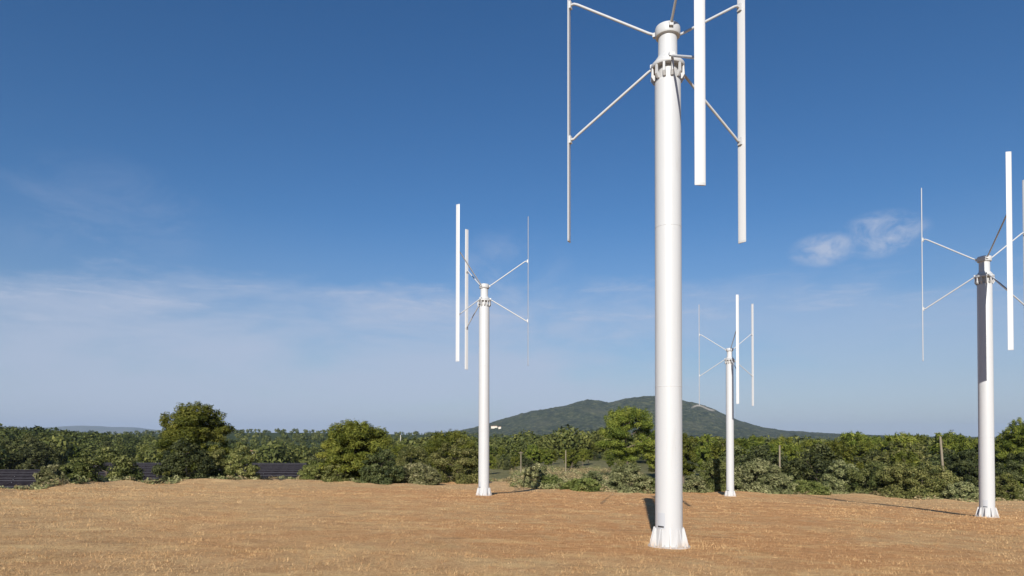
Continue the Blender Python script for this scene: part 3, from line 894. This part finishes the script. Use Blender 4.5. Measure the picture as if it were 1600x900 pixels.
scatter('r', 22, 0.24, 0.82, 72, 98, rows_right, ['pine', 'darkoak', 'darkoak', 'pine', 'oak'])
scatter('r', 66, 0.20, 0.90, 95, 235, rows_right, ['pine', 'pine', 'pine', 'pine', 'oak', 'darkoak'])
scatter('c', 105, -0.08, 0.24, 112, 260, rows_centre, ['pine', 'pine', 'oak', 'pine', 'darkoak'])
scatter('l', 26, -0.28, -0.08, 80, 120, rows_left, ['oak', 'pine', 'darkoak'])
scatter('l', 30, -0.28, -0.02, 120, 250, rows_left, ['pine', 'pine', 'oak', 'darkoak'])
scatter('l', 26, -0.95, -0.70, 134, 184, lambda u, d, k: (676, 716), ['pine', 'oak', 'darkoak', 'darkoak'])
scatter('l', 22, -0.92, -0.30, 184, 255, lambda u, d, k: (690, 708) if u < -0.55 else (700, 718), ['pine', 'oak', 'darkoak', 'darkoak'])
u_ = (832 - 800) / FPX
cm, tr = PROTO['pine'][2]
place_plant('pine', cm, tr, u_ * 118, 118, land1(u_ * 118, 118), 'small round pine beside the thin post right of the left turbine', rz=1.0, sc=(CAM_Z - (695 - HORIZON) / FPX * 118 - land1(u_ * 118, 118)) / 7.0)

# far woods: too many to count
rg = np.random.default_rng(99)
VS, TS = [], []


def far_wood(n, r0, r1, leaves, lf, hmin, hmax, u0=-1.0, u1=1.0, power=0.0):
    q = rg.random(n)
    r = r0 * (r1 / r0) ** q if power == 0 else (r0 ** power + q * (r1 ** power - r0 ** power)) ** (1 / power)
    u = rg.uniform(u0, u1, n); Y = r / np.sqrt(1 + u * u); X = u * Y
    keep = ~((u < -0.27) & (Y < np.where(u < -0.68, 132, 182))) & (fbm(X / 160, Y / 160, 81, 3) > -0.26)
    X, Y, r, u = X[keep], Y[keep], r[keep], u[keep]; n = len(X)
    Z = land(X, Y, False)
    h = rg.uniform(hmin, hmax, n); w = h * rg.uniform(0.65, 1.0, n)
    C = np.stack([X, Y, Z + h * 0.60], -1); RD = np.stack([w * 0.5, w * 0.5, h * 0.42], -1)
    t0 = 0.45 + 0.55 * fbm(X / 90, Y / 90, 83, 3) + rg.normal(0, 0.13, n)
    V, t = leaf_cards(C, RD, np.full(n, leaves), 1.0, rg, 0.35, 0.9, 1.3, 0.40, t0, tri=True)
    # leaf size follows the tree
    V = V.reshape(-1, 3, 3); c0 = V.mean(1, keepdims=True)
    V = c0 + (V - c0) * (np.repeat(w, leaves) * lf)[:, None, None]
    VS.append(V.reshape(-1, 3)); TS.append(t)


far_wood(1000, 170, 420, 430, 0.092, 5.0, 9.0)
far_wood(1200, 400, 900, 170, 0.15, 5.5, 9.5)
far_wood(1900, 850, 3000, 60, 0.24, 6.0, 10.0)
V = np.concatenate(VS); T = np.concatenate(TS)
tag(link('far_woods', mesh_np('far_woods', V, quads(V, 3), [LEAF['far']], False, {'tint': T})),
    'distant evergreen woods covering the plain to the foot of the mountain', 'woods', kind='stuff')

# scrub and weeds along the field edge and on the open ground behind it
n = 2800
u = rg.uniform(-0.85, 0.85, n)
er = np.interp(u, EDGE[:, 0], EDGE[:, 1])
Y = er + np.abs(rg.normal(0, 3.2, n)) + 0.2
X = u * Y
h = rg.uniform(0.10, 0.50, n)
m2 = 900
u2 = rg.uniform(0.0, 0.20, m2); Y2 = rg.uniform(50, 118, m2)
X = np.concatenate([X, u2 * Y2]); Y = np.concatenate([Y, Y2]); h = np.concatenate([h, rg.uniform(0.25, 0.9, m2)])
n += m2
C = np.stack([X, Y, land(X, Y) + h * 0.35], -1); RD = np.stack([h * 0.9, h * 0.9, h * 0.65], -1)
t0 = np.clip(0.5 + 0.9 * fbm(X / 3, Y / 3, 91, 3) + rg.normal(0, 0.1, n), 0, 1)
half = (fbm(X / 5, Y / 5, 93, 3) + rg.normal(0, 0.12, n)) > -0.02
for nm, lab, sel, mt in (('dry_weeds', 'straw-coloured weeds along the edge of the field', half, 'dry'), ('edge_scrub', 'low grey-green scrub along the edge of the field', ~half, 'olive')):
    V, t = leaf_cards(C[sel], RD[sel], np.full(int(sel.sum()), 46), 0.09, rg, 0.5, 0.8, 2.4, 0.2, t0[sel], tri=True)
    tag(link(nm, mesh_np(nm, V, quads(V, 3), [LEAF[mt]], False, {'tint': t})), lab, 'scrub', kind='stuff')

# ------------------------------------------------------------------ solar field on the left
PW, PL, TILT = 3.9, 3.6, R(22)
ca, sa = math.cos(TILT), math.sin(TILT)


def slab(x0, x1, s0, s1, t0, t1, mat, name):
    m = MB()
    P = lambda x, s, t: (x, s * ca - t * sa, 0.75 + s * sa + t * ca)
    m.quadgrid([[P(x0, s0, t0), P(x1, s0, t0), P(x1, s1, t0), P(x0, s1, t0)], [P(x0, s0, t1), P(x1, s0, t1), P(x1, s1, t1), P(x0, s1, t1)]])
    return m.mesh(name, mat)


panel_m = slab(0.03, PW - 0.03, 0, PL, 0.0, 0.04, SOLAR, 'solar_panel')
fm = MB()
P_ = lambda x, s, t: (x, s * ca - t * sa, 0.75 + s * sa + t * ca)
for x0, x1, s0, s1 in ((0.01, PW - 0.01, -0.05, 0.0), (0.01, PW - 0.01, PL, PL + 0.05), (0.01, PW - 0.01, PL / 2 - 0.03, PL / 2 + 0.03)):
    fm.quadgrid([[P_(x0, s0, -0.01), P_(x1, s0, -0.01), P_(x1, s1, -0.01), P_(x0, s1, -0.01)], [P_(x0, s0, 0.055), P_(x1, s0, 0.055), P_(x1, s1, 0.055), P_(x0, s1, 0.055)]])
frame_m = fm.mesh('frame', ALU)
post_m = MB().box((0, 0.5, 0.2), (0.09, 0.09, 1.4)).box((0, PL * ca - 0.5, 0.75), (0.09, 0.09, 2.5)).mesh('post', ALU)
br_m = MB().tube([(0, 0.55, 0.15), (0, PL * ca - 0.55, 1.75)], 0.04, 6).mesh('brace', ALU)
ORD = ['nearest', 'second nearest', 'third nearest', 'fourth nearest', 'fifth nearest', 'sixth nearest', 'seventh nearest', 'eighth nearest', 'ninth nearest', 'farthest']
for i in range(10):
    Yr = 84 + i * 9.4
    xr = -27 - i * 3.0 if i < 3 else -0.318 * Yr
    xl = (-0.88 if i < 5 else -0.66) * Yr
    nP = int((xr - xl) / PW)
    zz = land1(xr - 20, Yr)
    row = tag(link('solar_panel_row', None, None, (xr - nP * PW, Yr, zz)), ORD[i] + ' row of dark solar panels in the hollow on the left', 'solar panels', 'rows of solar panels')
    for k in range(nP):
        pn = link('solar_panel', panel_m, row, (k * PW, 0, 0)); link('frame', frame_m, pn)
        if k % 2 == 0 or k == nP - 1:
            q = link('post', post_m, row, (k * PW + (PW - 0.1 if k == nP - 1 else 0.1), 0, 0)); link('brace', br_m, q)

# ------------------------------------------------------------------ posts, mast, houses
def post(px, top, base_d, h_extra, rad, label, lean=0.0, mat=WOOD, arm=False):
    p = at(px, top, base_d); zb = land1(p.x, base_d) - 0.3
    h = p.z - zb
    o = tag(link('wooden_post', None, None, (p.x - lean * h * -1 * 0, base_d, zb)), label, 'post', 'posts standing in the scrub')
    m = MB().tube([(0, 0, 0), (lean * h * 0.5, 0, h * 0.5), (lean * h, 0, h)], [rad, rad * 0.92, rad * 0.8], 10)
    link('pole', m.mesh('pole', mat, True), o)
    link('cap', MB().lathe([(rad * 0.82, 0), (rad * 0.82, 0.02), (rad * 0.3, 0.07)], 10).mesh('cap', mat), o, (lean * h, 0, h))
    o.location.x -= lean * h
    if arm: link('cross_arm', MB().box((0, -0.02, 0), (0.7, 0.08, 0.08)).mesh('cross_arm', mat), o, (lean * h, -rad, h - 0.15))
    return o


post(1469, 682, 66, 0, 0.13, 'leaning grey wooden post among the bushes left of the right-hand turbine', -0.075)
post(1218, 696, 69, 0, 0.10, 'straight pale post in the wood right of the farthest turbine', 0.0)
post(884, 704, 104, 0, 0.09, 'thin pale post in the scrub left of the tall clumped pine', 0.0)
post(814, 706, 104, 0, 0.085, 'thin post with a short arm beside the small round pine', 0.0, WOOD, True)
o = post(626, 680, 200, 0, 0.16, 'tall thin white mast in the far wood right of the wide bright pine', 0.0, CONC)
o.name = 'radio_mast'; o['category'] = 'mast'; del o['group']
link('aerial', MB().box((0, -0.16, 0), (0.5, 0.08, 0.9)).mesh('aerial', CONC), o, (0, 0, 5.2))


def house(X, Y, Z, L, W, H, label, rz=0.0, nw=4):
    o = tag(link('house', None, None, (X, Y, Z), rz), label, 'house')
    link('wall', MB().box((0, 0, H / 2 - 1), (L, W, H + 2)).mesh('wall', WALLM), o)
    m = MB(); e = 0.5
    m.quadgrid([[(-L / 2 - e, -W / 2 - e, H + 0.02), (-L / 2 - e, 0, H + W * 0.2), (-L / 2 - e, W / 2 + e, H + 0.02)], [(L / 2 + e, -W / 2 - e, H + 0.02), (L / 2 + e, 0, H + W * 0.2), (L / 2 + e, W / 2 + e, H + 0.02)]])
    rf = link('roof', m.mesh('roof', ROOFM), o)
    if L > 5: link('chimney', MB().box((L * 0.3, 0, H + W * 0.2 + 0.3), (0.8, 0.8, 1.6)).mesh('chimney', WALLM), rf)
    wm = MB().box((0, -W / 2 - 0.03, H * 0.55), (min(1.2, L * 0.3), 0.1, min(1.6, H * 0.4))).mesh('window', PANE)
    for k in range(nw): link('window', wm, o, (-L / 2 + L * (k + 0.5) / nw, 0, 0))
    return o


# farmstead on the mountain's left shoulder: walk along the sight line until it meets the slope
def on_mountain(px, py):
    u = (px - 800) / FPX
    for Y in np.arange(2500, 4300, 6.0):
        if float(mount(np.array(u), np.array(Y))) >= CAM_Z - (py - HORIZON) / FPX * Y: return u * Y, Y, float(mount(np.array(u), np.array(Y)))
    return u * 3500, 3500.0, float(mount(np.array(u), np.array(3500.0)))


X, Y, Z = on_mountain(772, 669.5); house(X, Y, Z, 34, 12, 10, 'long pale farmhouse on the shoulder of the mountain, right of the left mast', 0.1, 6)
X, Y, Z = on_mountain(781, 670); house(X, Y, Z, 14, 11, 9, 'small pale outbuilding at the right end of the long mountain farmhouse', -0.2, 3)
for px, py, d, lab in ((397, 707, 215, 'tiny white hut right of the loose brownish-green shrub'), (645, 701, 260, 'tiny white hut in the wood right of the thin white mast')):
    p = at(px, py, d); house(p.x, d, p.z - 0.6, 1.5, 1.3, 0.9, lab, 0.2, 1)

# ------------------------------------------------------------------ the air
hz = MB().box((0, 0, 0), (39900, 39900, 1)).mesh('haze', MAST)
zs = [-70.0, 330.0]
for v in hz.vertices: v.co.z = zs[0] if v.co.z < 0 else zs[1]
hz.materials.clear()
HM = bpy.data.materials.new('haze_air'); HM.use_nodes = True
HM.node_tree.nodes.clear()
ho = HM.node_tree.nodes.new('ShaderNodeOutputMaterial'); hv = HM.node_tree.nodes.new('ShaderNodeVolumePrincipled')
hv.inputs['Color'].default_value = (0.46, 0.58, 0.78, 1); hv.inputs['Density'].default_value = 4.8e-5
HM.node_tree.links.new(hv.outputs[0], ho.inputs['Volume'])
hz.materials.append(HM)
tag(link('haze', hz), 'thin blue haze over the whole landscape', 'haze', kind='stuff')
